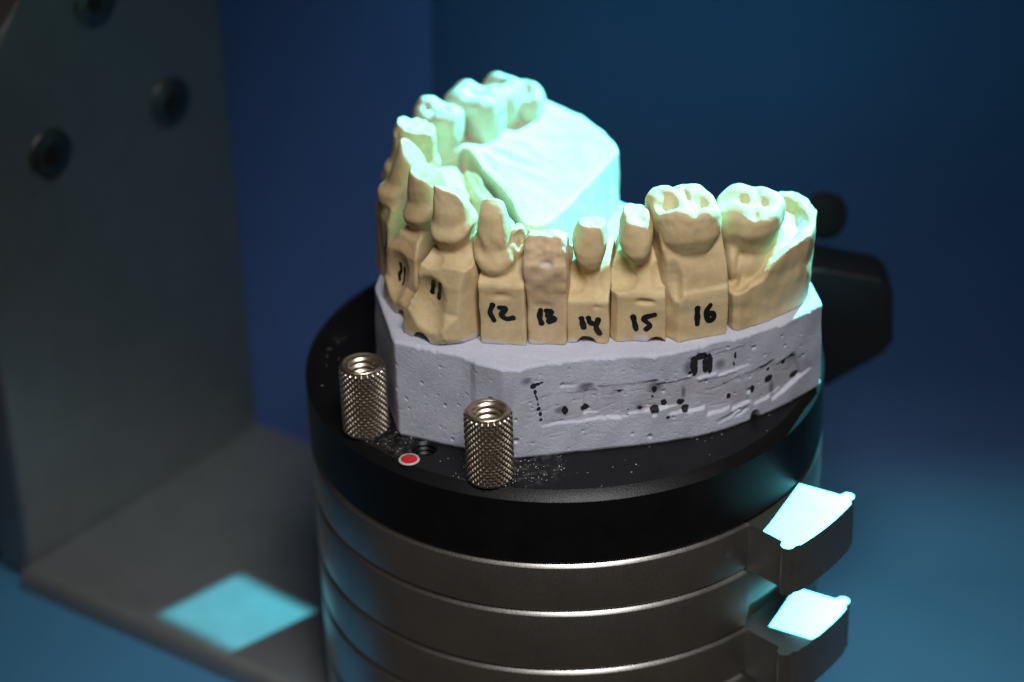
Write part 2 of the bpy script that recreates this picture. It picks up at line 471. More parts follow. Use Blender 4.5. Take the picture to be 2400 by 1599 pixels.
# ------------------------------------------------------------------ metal column with levers
def ring_prof(zt, zb):
    return [(3.4, zt), (3.93, zt), (3.947, zt - .003), (3.999, zt - .050), (4.004, zt - .060), (4.0, zb + .075), (3.95, zb + .012), (3.945, zb + .003), (3.4, zb + .003)]
def make_column():
    root = empty('clamp_column', (0, 0, -6.0))
    tag(root, 'satin metal cylinder of stacked rings with two side levers under the black plate', 'clamp column')
    zs = [-1.19, -2.04, -3.10, -3.95, -5.05, -5.98]
    A0, A1 = R(-50.0), R(-26.5)
    for i in range(5):
        V, F = lathe(ring_prof(zs[i], zs[i + 1]), 360)
        if i in (1,):       # underside pocket over the lower lever
            a = np.arctan2(V[:, 1], V[:, 0]); low = V[:, 2] < zs[i + 1] + .1
            m = (a > A0) & (a < A1) & low
            V[m, 2] += .33
        V[:, 2] += 6.0
        o = mesh_obj('ring', V, F, M_STEEL, root)
        o.data.set_sharp_from_angle(angle=R(28))
    V, F = lathe([(3.82, -.3), (3.82, -5.9)], 240)
    V[:, 2] += 6.0
    mesh_obj('core', V, F, M_STEEL, root)
    # levers: plan outline with rounded lips at both ends of the arched outer face
    def lever(zt, zb):
        P = []
        def pc(r, a): return (r * math.cos(R(a)), r * math.sin(R(a)))
        P.append(pc(3.75, -30.5)); 
        P.append(pc(4.68, -30.9))
        c = pc(4.78, -30.6)
        for k in range(25):
            t = R(120) - R(200) * k / 24
            P.append((c[0] + .105 * math.cos(t + R(0)), c[1] + .105 * math.sin(t)))
        for k in range(1, 40): P.append(pc(4.91, -31.8 - (48.6 - 31.8) * k / 40))
        c = pc(4.78, -49.6)
        for k in range(25):
            t = R(-10) - R(200) * k / 24
            P.append((c[0] + .105 * math.cos(t), c[1] + .105 * math.sin(t)))
        P.append(pc(4.66, -49.3)); P.append(pc(3.75, -50.2))
        bm = prism_bm(P[::-1], zb, zt)
        edges = [e for e in bm.edges if abs(e.verts[0].co.z - e.verts[1].co.z) < 1e-6]
        bmesh.ops.bevel(bm, geom=edges, offset=.016, segments=2, affect='EDGES', profile=.5, clamp_overlap=True)
        for v in bm.verts: v.co.z += 6.0
        o = bm_obj('lever', bm, M_LEVER, root, True); o.data.set_sharp_from_angle(angle=R(14)); return o
    lever(-1.196, -2.02); lever(-3.106, -3.93)
    return root
make_column()

# ------------------------------------------------------------------ knurled posts
def post_mesh(seed):
    r0, ht, N_ = .348, 1.13, 23
    nt_, nz = N_ * 12, 150
    th = 2 * math.pi * np.arange(nt_) / nt_
    V, rows = [], []
    def row(rf, z): rows.append([(rf[i] * math.cos(th[i]), rf[i] * math.sin(th[i]), z) for i in range(nt_)])
    one = np.ones(nt_)
    row(one * (r0 - .03), 0)
    kz = N_ / (r0 * 1.05)
    for q in range(nz):
        z = .01 + (ht - .05) * q / (nz - 1)
        a = (N_ * th + kz * z) / (2 * math.pi); b = (N_ * th - kz * z) / (2 * math.pi)
        ta = np.abs((a % 1) * 2 - 1); tb = np.abs((b % 1) * 2 - 1)
        h = np.minimum(np.minimum(ta, tb) * 1.5, 1.0)
        e = min(1, (z - .0) / .03, (ht - .035 - z) / .03); e = max(e, 0)
        row(r0 - .036 + .038 * h * e + .0 * one, z)
    row(one * (r0 - .028), ht - .03); row(one * (r0 - .040), ht - .008); row(one * (r0 - .055), ht)
    row(one * .275, ht); row(one * .258, ht - .018)
    for q in range(90):
        z = ht - .02 - .62 * q / 89
        row(.240 + .020 * np.cos(2 * math.pi * (z / .10) + th), z)
    row(one * .0005, ht - .64)
    V = np.array(rows).reshape(-1, 3); F = []
    I = np.arange(nt_); J = (I + 1) % nt_
    for q in range(len(rows) - 1): F.append(np.stack([q * nt_ + I, q * nt_ + J, (q + 1) * nt_ + J, (q + 1) * nt_ + I], 1))
    return V, np.concatenate(F)
V, F = post_mesh(0)
p0 = mesh_obj('knurled_post', V, F, M_KNURL, None, True, (-2.99, -2.02, .001), .2)
p0.data.set_sharp_from_angle(angle=R(60))
tag(p0, 'hollow knurled metal post beside the left corner of the plaster base', 'post', 'knurled posts on the black plate')
p1 = p0.copy(); COL.objects.link(p1); p1.location = (-1.17, -3.42, .001); p1.rotation_euler = (0, 0, 1.3)
tag(p1, 'hollow knurled metal post in front of the plaster base, nearest the viewer', 'post', 'knurled posts on the black plate')

# ------------------------------------------------------------------ grey plaster base
def make_base():
    top = [(3.78, -1.34), (3.50, -1.63), (3.21, -1.86), (2.85, -2.07), (2.48, -2.26), (2.12, -2.36), (1.85, -2.50), (1.55, -2.62), (1.2, -2.71), (.85, -2.69), (.55, -2.73), (.28, -2.71), (.1, -2.765), (-.04, -2.78), (-.22, -2.80),
           (-.4, -2.86), (-.60, -2.94), (-.77, -2.975), (-.95, -2.955), (-1.18, -2.83), (-1.34, -2.74), (-1.40, -2.64), (-1.53, -2.55), (-1.9, -2.37), (-2.51, -2.07), (-2.84, -.42), (-2.62, .9), (-2.5, 2.5), (-1.6, 3.35), (-.3, 3.6), (.4, 3.3), (.85, 2.5), (1.0, 2.08), (1.35, 1.93), (3.67, -.55)]
    bot = [(3.83, -1.19), (3.55, -1.45), (3.3, -1.68), (3.0, -1.92), (2.70, -2.12), (2.3, -2.36), (1.85, -2.55), (1.55, -2.62), (1.2, -2.70), (.85, -2.75), (.5, -2.80), (.26, -2.83), (.1, -2.85), (-.04, -2.87), (-.22, -2.90),
           (-.4, -2.93), (-.62, -2.96), (-.81, -2.98), (-.98, -2.93), (-1.2, -2.83), (-1.36, -2.75), (-1.43, -2.72), (-1.57, -2.66), (-1.95, -2.49), (-2.5, -2.23), (-2.9, -.5), (-2.70, .9), (-2.55, 2.5), (-1.6, 3.35), (-.3, 3.62), (.4, 3.35), (.9, 2.5), (1.05, 2.1), (1.4, 1.95), (3.72, -.5)]
    top = np.array(top); bot = np.array(bot)
    n = len(top)
    mid = (top + bot) / 2
    seg = np.linalg.norm(np.roll(mid, -1, 0) - mid, axis=1); L = np.r_[0, np.cumsum(seg)]
    xs = []                          # fine columns along the front, coarse behind
    for i in range(n):
        st = .014 if i < 24 else .08
        k = max(1, int(seg[i] / st)); xs.append(L[i] + seg[i] * np.arange(k) / k)
    s = np.concatenate(xs); m = len(s)
    def at(P, s_):
        Pc = np.vstack([P, P[:1]]); return np.stack([np.interp(s_, L, Pc[:, q]) for q in (0, 1)], 1)
    T, B = at(top, s), at(bot, s)
    # slight rounding of corners
    def soft(P):
        Q = P.copy()
        for _ in range(2): Q = .25 * np.roll(Q, 1, 0) + .5 * Q + .25 * np.roll(Q, -1, 0)
        return Q
    T, B = soft(T), soft(B)
    tan = np.roll(T + B, -1, 0) - np.roll(T + B, 1, 0); tan /= np.linalg.norm(tan, axis=1)[:, None]
    nrm = np.stack([-tan[:, 1], tan[:, 0]], 1)         # points outward for this winding? fixed below
    cen = (T + B).mean(0) / 2
    if ((nrm * ((T + B) / 2 - cen)).sum(1)).mean() < 0: nrm = -nrm
    zz = np.r_[0, .012, .03, np.linspace(.05, Z0 - .03, 96), Z0 - .016, Z0 - .004]
    X = ((T + B) / 2)[:, 0]; front = ((T + B) / 2)[:, 1] < -.9
    Xg, Zg = np.meshgrid(X, zz, indexing='ij')
    D = np.zeros_like(Xg)
    fr = (front & (X > -.9))[:, None]
    ss = lambda a, b, x: (lambda t: t * t * (3 - 2 * t))(np.clip((x - a) / (b - a), 0, 1))
    r = np.random.default_rng(3)
    # knife scrapes: (x, z, half x, half z, angle, depth)
    scr = [(-.05, .76, .40, .235, .02, .020), (.03, .66, .46, .16, .05, .030), (.34, .80, .16, .20, -.05, .055), (.58, .74, .20, .235, -.06, .045),
           (.62, .78, .22, .27, .03, .032), (1.05, .82, .24, .25, .05, .050), (1.42, .80, .26, .22, .06, .058), (1.65, .76, .26, .27, .12, .045), (2.0, .68, .30, .24, .02, .050),
           (2.22, .62, .28, .28, .15, .040), (2.42, .56, .16, .26, .2, .055), (2.6, .62, .30, .16, .18, .03), (2.85, .58, .26, .30, .22, .050), (3.15, .55, .30, .27, .30, .058), (3.38, .55, .22, .20, .35, .040),
           (2.06, 1.17, .30, .20, .08, .028), (2.42, 1.14, .26, .19, .05, .030), (1.80, 1.20, .10, .16, .0, .026), (2.28, .22, .20, .035, .25, .03), (2.45, .20, .12, .03, .3, .04), (.0, 1.12, .13, .035, .1, .018), (.25, 1.0, .10, .10, 0, .022)]
    for (cx, cz, hx, hz, an, dp) in scr:
        dx, dz = Xg - cx, Zg - cz
        a = dx * math.cos(an) + dz * math.sin(an); b = -dx * math.sin(an) + dz * math.cos(an)
        wob = .012 * np.sin(a * 8 + cx * 9) + .005 * np.sin(a * 31 + cz * 7)
        prof = ss(-hz - .012, -hz + .022, b + wob) * (1 - ss(hz - .03, hz + .012, b + wob)) * (1 - ss(hx - .05, hx + .015, np.abs(a) + .4 * wob))
        ramp_ = .62 + .38 * (-b / hz) * .9 + .35 * (a / hx) * (1 if int(cx * 100) % 2 else -1)
        D = np.maximum(D, prof * dp * np.clip(ramp_, .25, 1.4) * fr)
    SC = np.clip(D / .045, 0, 1) * (.75 + .25 * np.sin(Xg * 6.3 + Zg * 11))
    # fine scratch furrows
    for _ in range(40):
        cx, cz = r.uniform(-.6, 3.5), r.uniform(.15, 1.0); an = r.normal(.1, .2); hl = r.uniform(.08, .3)
        dx, dz = Xg - cx, Zg - cz
        a = dx * math.cos(an) + dz * math.sin(an); b = -dx * math.sin(an) + dz * math.cos(an)
        D += .005 * np.exp(-(b / .012) ** 2) * np.clip(1 - (a / hl) ** 2, 0, 1) * fr
    # bubbles
    Sg = np.repeat(s[:, None], len(zz), 1)
    sf = s[front]
    for _ in range(190):
        cs = r.choice(sf); cz = r.uniform(.04, 1.46); rad = r.choice([.012, .016, .02, .026, .036, .045], p=[.38, .32, .18, .08, .03, .01])
        q = (Sg - cs) ** 2 + (Zg - cz) ** 2
        D += np.where(q < rad * rad, np.sqrt(np.clip(rad * rad - q, 0, None)) * .9, 0)
    # the chip at the lower edge
    q = np.sqrt(((Xg - 2.66) / .10) ** 2 + ((Zg - .0) / .16) ** 2); D += .10 * np.clip(1 - q, 0, 1) * fr
    D += .006 * (np.sin(Xg * 5 + Zg * 7) + np.sin(Xg * 11.3 - Zg * 9 + 1)) * .5 + .0012 * r.normal(size=D.shape)
    # rounded rim top and bottom
    edge = .016 * (1 - ss(0, .03, Zg)) + .022 * ss(Z0 - .028, Z0, Zg)
    D = D + edge
    a = Zg / Z0
    XY = B[:, None, :] * (1 - a[..., None]) + T[:, None, :] * a[..., None] - nrm[:, None, :] * D[..., None]
    # ragged scalloped upper arris
    rag = .016 * np.sin(s * 9) + .012 * np.sin(s * 23 + 1) + .008 * np.sin(s * 51)
    Zr = Zg - ss(1.2, 1.5, Zg) * (np.clip(rag, 0, None) * front)[:, None] * .9
    V = np.concatenate([XY, Zr[..., None]], 2).reshape(-1, 3)
    k = len(zz); F = []
    I = np.arange(m); J = (I + 1) % m
    for q in range(k - 1): F.append(np.stack([I * k + q, J * k + q, J * k + q + 1, I * k + q + 1], 1))
    F = np.concatenate(F)
    # inner rings then a flat fill for the top
    topring = V.reshape(m, k, 3)[:, -1]
    in1 = topring.copy(); in1[:, :2] -= nrm * .035; in1[:, 2] = Z0
    V = np.vstack([V, in1])
    b0 = m * k
    F2 = np.stack([I * k + k - 1, J * k + k - 1, b0 + J, b0 + I], 1)
    F = np.concatenate([F, F2])
    faces = [tuple(f) for f in F.tolist()] + [tuple(range(b0, b0 + m)), tuple((I * k)[::-1].tolist())]
    o = mesh_obj('plaster_base', V, faces, M_GREY)
    bm = bmesh.new(); bm.from_mesh(o.data); bmesh.ops.recalc_face_normals(bm, faces=bm.faces); bm.to_mesh(o.data); bm.free()
    o.data.set_sharp_from_angle(angle=R(50))
    tag(o, 'lavender grey plaster base with scraped front face and black ink remnants', 'model base')
    INK = [(-0.516, 1.18, 20, 18), (-0.457, 1.2, 25, 10), (-0.394, 1.21, 12, 6), (-0.491, 1.08, 10, 18), (-0.466, 0.96, 6, 14), (-0.449, 0.79, 14, 12), (-0.424, 0.7, 12, 14), (-0.42, 0.6, 12, 10), (-0.48, 1.0, 7, 10), (-.455, .87, 6, 12), (-0.071, 0.7, 20, 30), (0.215, 0.7, 28, 20), (1.014, 0.62, 18, 12), (1.228, 0.58, 30, 22), (1.362, 0.66, 20, 22), (1.61, 0.63, 26, 20), (1.678, 0.51, 25, 22), (1.224, 0.91, 16, 22), (1.198, 0.79, 9, 9), (2.337, 0.52, 14, 18),
           (1.805, 1.22, 25, 56), (1.82, 1.11, 20, 40), (1.90, 1.325, 44, 24), (1.985, 1.18, 24, 62), (2.03, 1.20, 24, 52), (2.04, 1.10, 20, 46), (1.975, 1.12, 20, 40), (1.745, 1.09, 14, 12), (2.421, 1.19, 8, 26), (2.405, 1.05, 7, 14), (2.695, 0.53, 15, 28), (2.947, 0.59, 28, 25), (3.359, 0.44, 32, 22), (3.17, 0.8, 14, 18), (3.32, 0.83, 24, 7), (2.842, 0.85, 14, 8), (2.934, 0.76, 12, 12), (1.425, 0.42, 14, 10), (0.719, 0.93, 12, 7), (0.845, 0.62, 7, 6)]
    FAINT = [(1.724, 1.2, 34, 36), (1.652, 0.78, 14, 40), (1.228, 0.95, 40, 34), (0.232, 1.04, 45, 25), (-0.142, 0.72, 30, 20), (1.014, 0.62, 28, 20), (-0.605, 1.28, 30, 20), (3.0, .4, 14, 40), (2.2, 1.1, 30, 30)]
    X_, Z_ = V[:, 0], V[:, 2]; fy = V[:, 1] < -.9
    def spots(L, soft):
        f = np.zeros(len(V))
        for (cx, cz, rx, rz) in L:
            q = np.sqrt(((X_ - cx) / (rx / 430)) ** 2 + ((Z_ - cz) / (rz / 385)) ** 2)
            f = np.maximum(f, np.clip(1.5 - q, 0, 1) if soft else np.clip((1.45 - q) / .9, 0, 1))
        return f * fy * (X_ > -.9)
    sv = np.zeros(len(V)); sv[:m * k] = SC.reshape(-1); attr(o, 'scraped', sv)
    attr(o, 'ink', spots(INK, False) * .78); attr(o, 'faint', spots(FAINT, True) * .8)
make_base()

# ------------------------------------------------------------------ numbered dies of the sectioned arch
def die(name_label, fr, lo, hi, fn, mat=None, strokes=None, grey=None, stain=None, h=H, wob=(.008, .5), half=.040, group='plaster dies along the dental arch'):
    g = Grid(lo, hi, h)
    F = fn(g)
    if wob[0]: F = F + wob[0] * Waves(hash(name_label) % 1 + int(abs(fr[0]) * 1000), wob[1])(g) + .0013 * Waves(int(abs(fr[0]) * 333) + 5, .09, 18)(g)
    # flat seat on the base
    F = np.maximum(F, -(g.z - .002))
    o, bvh = sculpt('tooth_die', F, g, mat or M_CREAM, (fr[0], fr[1], Z0), R(fr[2]), None, grey, stain)
    tag(o, name_label, 'tooth die', group)
    if strokes: numeral(strokes, bvh, o, half, seed=int(abs(fr[0] * 100)))
    return o
def ss(a, b, x):
    t = np.clip((x - a) / (b - a), 0, 1); return t * t * (3 - 2 * t)
def foot_grey(lim=.055, n=9.0):
    def f(u, v, w): return .85 * ss(lim + .02, lim - .02, w + .03 * np.sin(u * n) + .012 * np.sin(u * 37 + v * 5)) * (v < .6)
    return f

# --- 12
def d12(g):
    b = smax(poly([(-.32, -.1), (.335, -.1), (.32, 1.03), (.30, 1.45), (-.26, 1.45), (-.34, 1.0)], g.x, g.z),
             poly([(.0, -.1), (.0, .93), (.03, .985), (.24, 1.07), (.5, 1.30), (.85, 1.34), (1.15, 1.0), (1.2, -.1)], g.y, g.z), .03)
    b = smax(b, -ell(g, (.0, -.30, .80), (.36, .33, .14)), .03)
    t = lambda u, v: .62 * np.clip(.48 - v, -.05, .40)
    s = loft(g, [(1.0, -.05, .5, .26, .38), (1.2, -.08, .5, .26, .36), (1.32, -.12, .47, .30, .38), (1.42, -.13, .46, .325, .395), (1.50, -.14, .46, .31, .37), (1.55, -.15, .46, .25, .30), (1.78, -.17, .47, .215, .25), (1.97, -.175, .48, .175, .19), (2.06, -.175, .48, .13, .13)], t, 2.3, k=.10)
    f = smin(b, s, .05)
    fin = smax(ell(g, (.17, .60, 1.36), (.13, .26, .27)), -ell(g, (.23, .42, 1.50), (.11, .16, .16)), .02)
    f = smin(f, fin, .04)
    f = smin(f, ell(g, (.09, .25, 1.42), (.02, .03, .12)), .03)
    f = f + .010 * Waves(12, .22)(g) * ss(1.15, 1.3, g.z) * ss(1.75, 1.5, g.z)
    return f
die('cream plaster die marked 12 with a rounded stump and thin fin, right of die 11', (-.93, -2.27, -10), (-.55, -.1, -.05), (.45, 1.3, 2.2), d12, strokes=[[(-0.13, 0.66), (-0.17, 0.53), (-0.12, 0.4)], [(-0.03, 0.62), (0.055, 0.605), (-0.005, 0.50), (0.06, 0.435), (0.16, 0.455)]], grey=foot_grey(.06))

# --- 13
def d13(g):
    f = smax(poly([(-.27, -.1), (.28, -.1), (.31, .9), (.325, 1.3), (.27, 1.58), (.18, 1.68), (-.26, 1.69), (-.31, 1.55), (-.31, 1.2), (-.28, .8)], g.x, g.z),
             poly([(0, -.1), (.01, .55), (.0, .85), (-.035, 1.1), (-.02, 1.3), (.07, 1.52), (.2, 1.66), (.42, 1.68), (.60, 1.35), (1.0, 1.05), (1.1, -.1)], g.y, g.z), .07)
    f = smax(f, -ell(g, (.02, -.06, 1.33), (.11, .09, .05)), .02)
    f = smax(f, -ell(g, (.16, -.09, 1.45), (.10, .12, .10)), .03)
    f = smin(f, ell(g, (.05, .06, 1.02), (.17, .09, .17)), .05)
    f = smin(f, ell(g, (-.16, .08, .95), (.13, .09, .13)), .05)
    f = smax(f, -ell(g, (-.03, -.10, .64), (.24, .12, .10)), .04)
    f = f + .012 * Waves(13, .25)(g) * ss(.7, 1.0, g.z)
    f = f + .010 * Waves(131, .12)(g) * ss(1.3, 1.5, g.z)
    return f
die('uncut worn die marked 13, chipped at the top, narrow block between 12 and 14', (-.305, -2.31, -9), (-.45, -.2, -.05), (.45, 1.2, 1.85), d13, mat=M_PALE, strokes=[[(-0.075, 0.56), (-0.09, 0.45), (-0.065, 0.35)], [(0.01, 0.56), (0.085, 0.55), (0.03, 0.475), (0.13, 0.435), (0.04, 0.385)]], grey=lambda u, v, w: np.maximum(foot_grey(.04)(u, v, w), .75 * ss(.12, .05, np.hypot(u - .03, (w - 1.30) * 2.2) + .03 * np.sin(u * 40)) * (v < .2)), half=.042)

# --- 14
def d14(g):
    b = smax(poly([(-.29, -.1), (.30, -.1), (.315, .78), (.29, 1.25), (-.27, 1.25), (-.285, .75)], g.x, g.z),
             poly([(.0, -.1), (.0, .66), (.02, .70), (.20, .82), (.34, 1.0), (.48, 1.10), (.8, 1.2), (1.0, 1.2), (1.15, .9), (1.2, -.1)], g.y, g.z), .025)
    b = smax(b, -ell(g, (-.20, .14, 1.04), (.25, .27, .30)), .025)       # two bur hollows with a ridge between
    b = smax(b, -ell(g, (.28, .14, 1.04), (.17, .26, .28)), .02)
    b = smax(b, -ell(g, (.14, -.13, .60), (.13, .15, .07)), .02)
    c = np.sqrt((g.x + .02) ** 2 + ((g.z + .03) * 1.05) ** 2) - .135
    b = smax(b, -np.maximum(c, g.y - .35), .012)
    t = lambda u, v: .5 * np.clip(.45 - v, -.1, .35)
    s = loft(g, [(.9, .03, .52, .15, .24), (1.12, .03, .50, .15, .24), (1.22, .02, .48, .19, .28), (1.36, .01, .46, .235, .31), (1.5, .015, .45, .25, .305), (1.7, .04, .46, .195, .25), (1.9, .065, .47, .145, .18)], t, 2.6, k=.03)
    s = smax(s, plane(g, (.05, .4, 1.735), (-.05, .12, 1)), .025)
    s = smax(s, plane(g, (-.20, .3, 1.5), (-1, -.25, .35)), .04)
    f = smin(b, s, .04)
    f = f + .008 * Waves(14, .2)(g) * ss(1.55, 1.75, g.z)
    return f
die('cream plaster die marked 14 with a flat topped stump and arched notch at its foot', (.285, -2.31, -8), (-.45, -.1, -.05), (.45, 1.3, 1.95), d14, strokes=[[(-0.08, 0.42), (-0.05, 0.27)], [(0.02, 0.43), (0.045, 0.36), (0.125, 0.335)], [(0.16, 0.41), (0.13, 0.28), (0.175, 0.18)]], grey=foot_grey(.03))

# --- 15
def d15(g):
    b = smax(poly([(-.40, -.1), (.39, -.1), (.375, .86), (.28, 1.3), (-.30, 1.35), (-.41, .95)], g.x, g.z),
             poly([(.0, -.1), (.0, .74), (.03, .80), (.22, .92), (.38, 1.10), (.52, 1.22), (.8, 1.33), (1.05, 1.3), (1.25, .9), (1.3, -.1)], g.y, g.z), .025)
    b = smax(b, plane(g, (-.30, 0, 0), (-1, -1.0, 0)), .015)
    b = smax(b, -ell(g, (-.24, .12, 1.10), (.33, .30, .32)), .03)
    b = smax(b, -ell(g, (.30, .14, 1.12), (.20, .28, .30)), .025)
    b = smax(b, -ell(g, (.10, -.12, .66), (.24, .16, .075)), .02)
    c = np.sqrt((g.x - .26) ** 2 + ((g.z + .05) * 1.0) ** 2) - .135
    b = smax(b, -np.maximum(c, g.y - .4), .012)
    t = lambda u, v: .5 * np.clip(.45 - v, -.1, .35)
    s = loft(g, [(1.0, .0, .52, .15, .24), (1.2, .0, .50, .155, .24), (1.32, -.03, .47, .20, .28), (1.48, -.055, .45, .245, .315), (1.62, -.06, .45, .25, .305), (1.82, -.07, .47, .182, .25), (2.02, -.085, .50, .125, .17)], t, 2.6, rot=.08, k=.03)
    s = smax(s, plane(g, (-.06, .45, 1.80), (.16, -.22, 1)), .02)
    s = smax(s, plane(g, (-.27, .3, 1.6), (-1, -.3, .4)), .04)
    s = smax(s, -ell(g, (.03, .08, 1.29), (.16, .07, .02)), .015)
    f = smin(b, s, .04)
    f = f + .009 * Waves(15, .2)(g) * ss(1.6, 1.8, g.z)
    return f
def g15(u, v, w): return np.maximum(foot_grey(.015)(u, v, w), ss(.17, .13, np.hypot((u - .04) * 1.05, (w + .03) * .95) + .02 * np.sin(u * 45)) * (v < .2))
die('cream plaster die marked 15, grey patch and small notch at its foot', (1.02, -2.31, -6), (-.55, -.1, -.05), (.5, 1.4, 2.05), d15, strokes=[[(-0.075, 0.42), (-0.035, 0.22)], [(0.23, 0.465), (0.075, 0.39), (0.165, 0.285), (0.11, 0.22)]], grey=g15, half=.042)

# --- molar crown heightfields
def crown(g, cu, cv, a, b, z0, rows_top, cusps, fossae, front_poly=None, n=2.8, rot=0.0, base=.0):
    l = loft(g, [(z0 - .1, cu, cv + .05, a * .72, b * .74), (z0 + .15, cu, cv + .03, a * .84, b * .88), (z0 + .45, cu, cv, a, b), (z0 + .75, cu, cv + .01, a * .97, b * .93), (z0 + 1.3, cu, cv + .03, a * .84, b * .80)], None, n, rot=rot, k=.02)
    Hh = rows_top + 0 * (g.x + g.y)
    for (u, v, ru, rv, hgt) in cusps + fossae: Hh = Hh + hgt * np.exp(-((g.x - u) / ru) ** 2 - ((g.y - v) / rv) ** 2)
    f = smax(l, (g.z - Hh) * .75, .07)
    if front_poly is not None: f = smax(f, poly(front_poly, g.x, g.z), .05)
    return f

# --- 16
def d16(g):
    b = smax(poly([(-.50, -.1), (.36, -.1), (.40, .7), (.40, 1.55), (-.52, 1.6), (-.52, .8)], g.x, g.z),
             poly([(.0, -.1), (.0, .68), (.01, .75), (.055, .80), (.12, 1.05), (.20, 1.25), (.40, 1.62), (1.35, 1.5), (1.5, 1.0), (1.55, -.1)], g.y, g.z), .03)
    b = smax(b, plane(g, (-.37, 0, 0), (-1, -.62, 0.02)), .03)
    b = smax(b, -ell(g, (.05, -.06, .98), (.28, .13, .18)), .04)
    b = smax(b, -ell(g, (-.38, .02, 1.05), (.12, .2, .4)), .05)
    c = crown(g, -.05, .70, .51, .60, 1.08, 1.80, [(-.34, .28, .26, .22, .17), (.18, .26, .26, .22, .11), (-.32, 1.02, .28, .28, .17), (.18, 1.02, .28, .28, .13), (-.10, .62, .10, .35, .07), (-.07, .7, .45, .35, .07)],
              [(-.26, .66, .15, .13, -.13), (.20, .64, .10, .15, -.13), (-.08, .98, .045, .20, -.07), (-.06, .22, .06, .15, -.04), (.02, .78, .04, .25, -.05)],
              [(-.57, 2.2), (-.56, 1.70), (-.49, 1.38), (-.38, 1.12), (-.22, 1.00), (-.04, 1.08), (.18, 1.34), (.38, 1.58), (.50, 1.8), (.50, 2.2)])
    f = smin(b, c, .03)
    return f + .006 * Waves(16, .22)(g) * ss(1.65, 1.85, g.z)
die('large molar die marked 16 with a full crown and pitted chewing surface', (1.95, -2.26, 16), (-.68, -.12, -.05), (.58, 1.65, 2.35), d16, strokes=[[(-0.09, 0.52), (-0.09, 0.26)], [(0.10, 0.53), (0.045, 0.44), (0.08, 0.29), (0.155, 0.30), (0.15, 0.385), (0.085, 0.40)]], half=.042, stain=lambda u, v, w: .5 * ss(.07, .03, np.hypot(np.hypot(u + .52, w - 1.55), v - .45)))

# --- 17 with the tuberosity behind it (unnumbered)
def d17(g):
    # plan outline in local coords (frame not rotated): origin (2.75, -1.5)
    plan = [(-.42, -.46), (-.36, -.58), (-.27, -.60), (.15, -.36), (.50, -.10), (.76, .15), (.87, .42), (.92, .80), (.85, 1.15), (.66, 1.40), (.40, 1.42), (.0, 1.3), (-.42, .9)]
    s = 1 + .055 * (g.z - .2)                     # leans outwards
    body = poly(plan, (g.x - .2) / s + .2 - .02 * g.z, (g.y - .2) / s + .2)
    # gum surface: low ledge in front of the crown, rising to the rim at the right and back
    X, Y = g.x, g.y
    rim = .62 + .50 * ss(-.35, .62, X) + .08 * ss(.0, .9, Y)
    rim = rim + .006 * np.sin(X * 17 + Y * 9) + .002 * np.sin(X * 41)
    rim = np.where(X + 0 * Y < .05, rim, rim)
    d_in = -poly(plan, X, Y)                      # distance inside the outline
    inner = .62 + .40 * ss(-.3, .55, X) + .55 * ss(.02, .55, d_in - .05) * ss(.65, .2, X) + .02 * np.sin(X * 9 + Y * 7)
    top = np.minimum(rim + .10 * ss(0, .12, d_in), inner * ss(.0, .10, d_in) + rim * (1 - ss(.0, .10, d_in)))
    top = rim * (1 - ss(.06, .22, d_in)) + inner * ss(.06, .22, d_in)
    body = smax(body, (g.z - top) * .8, .025)
    body = smax(body, -ell(g, (.60, .60, 1.17), (.24, .34, .11)), .04)      # socket with the lavender patch
    c = crown(g, -.06, .28, .50, .58, .95, 1.60, [(-.26, -.02, .22, .18, .12), (.20, -.04, .22, .18, .05), (-.20, .52, .28, .28, .17), (.22, .48, .22, .22, .08), (0, .25, .4, .35, .06)],
              [(-.12, .22, .12, .10, -.10), (.14, .20, .09, .10, -.10), (.06, .50, .05, .2, -.07), (-.02, -.12, .05, .14, -.06), (0, .3, .04, .3, -.03)],
              [(-.56, 2.1), (-.55, 1.35), (-.46, 1.05), (-.25, .80), (-.05, .74), (.14, .84), (.34, 1.08), (.47, 1.36), (.48, 2.1)], rot=-.35)
    f = smin(body, c, .03)
    f = smin(f, ell(g, (-.34, .28, .84), (.15, .58, .46)), .06)
    f = smin(f, ell(g, (-.10, .16, .78), (.34, .46, .34)), .06)
    f = smax(f, -ell(g, (-.06, -.52, .86), (.26, .20, .16)), .04)
    return f + .005 * Waves(17, .3)(g) + .002 * Waves(171, .12)(g) * ss(.12, .02, np.abs(g.z - rim)) * ss(-.1, .3, X)
def g17(u, v, w): return .9 * ss(1.0, .85, np.hypot((u - .64) / .20, (v - .66) / .26)) * (w > .7)
die('unnumbered end die with a molar crown and tall curved flank, far right of the arch', (2.75, -1.5, 0), (-.6, -.75, -.05), (1.15, 1.6, 2.15), d17, grey=g17, h=.02)

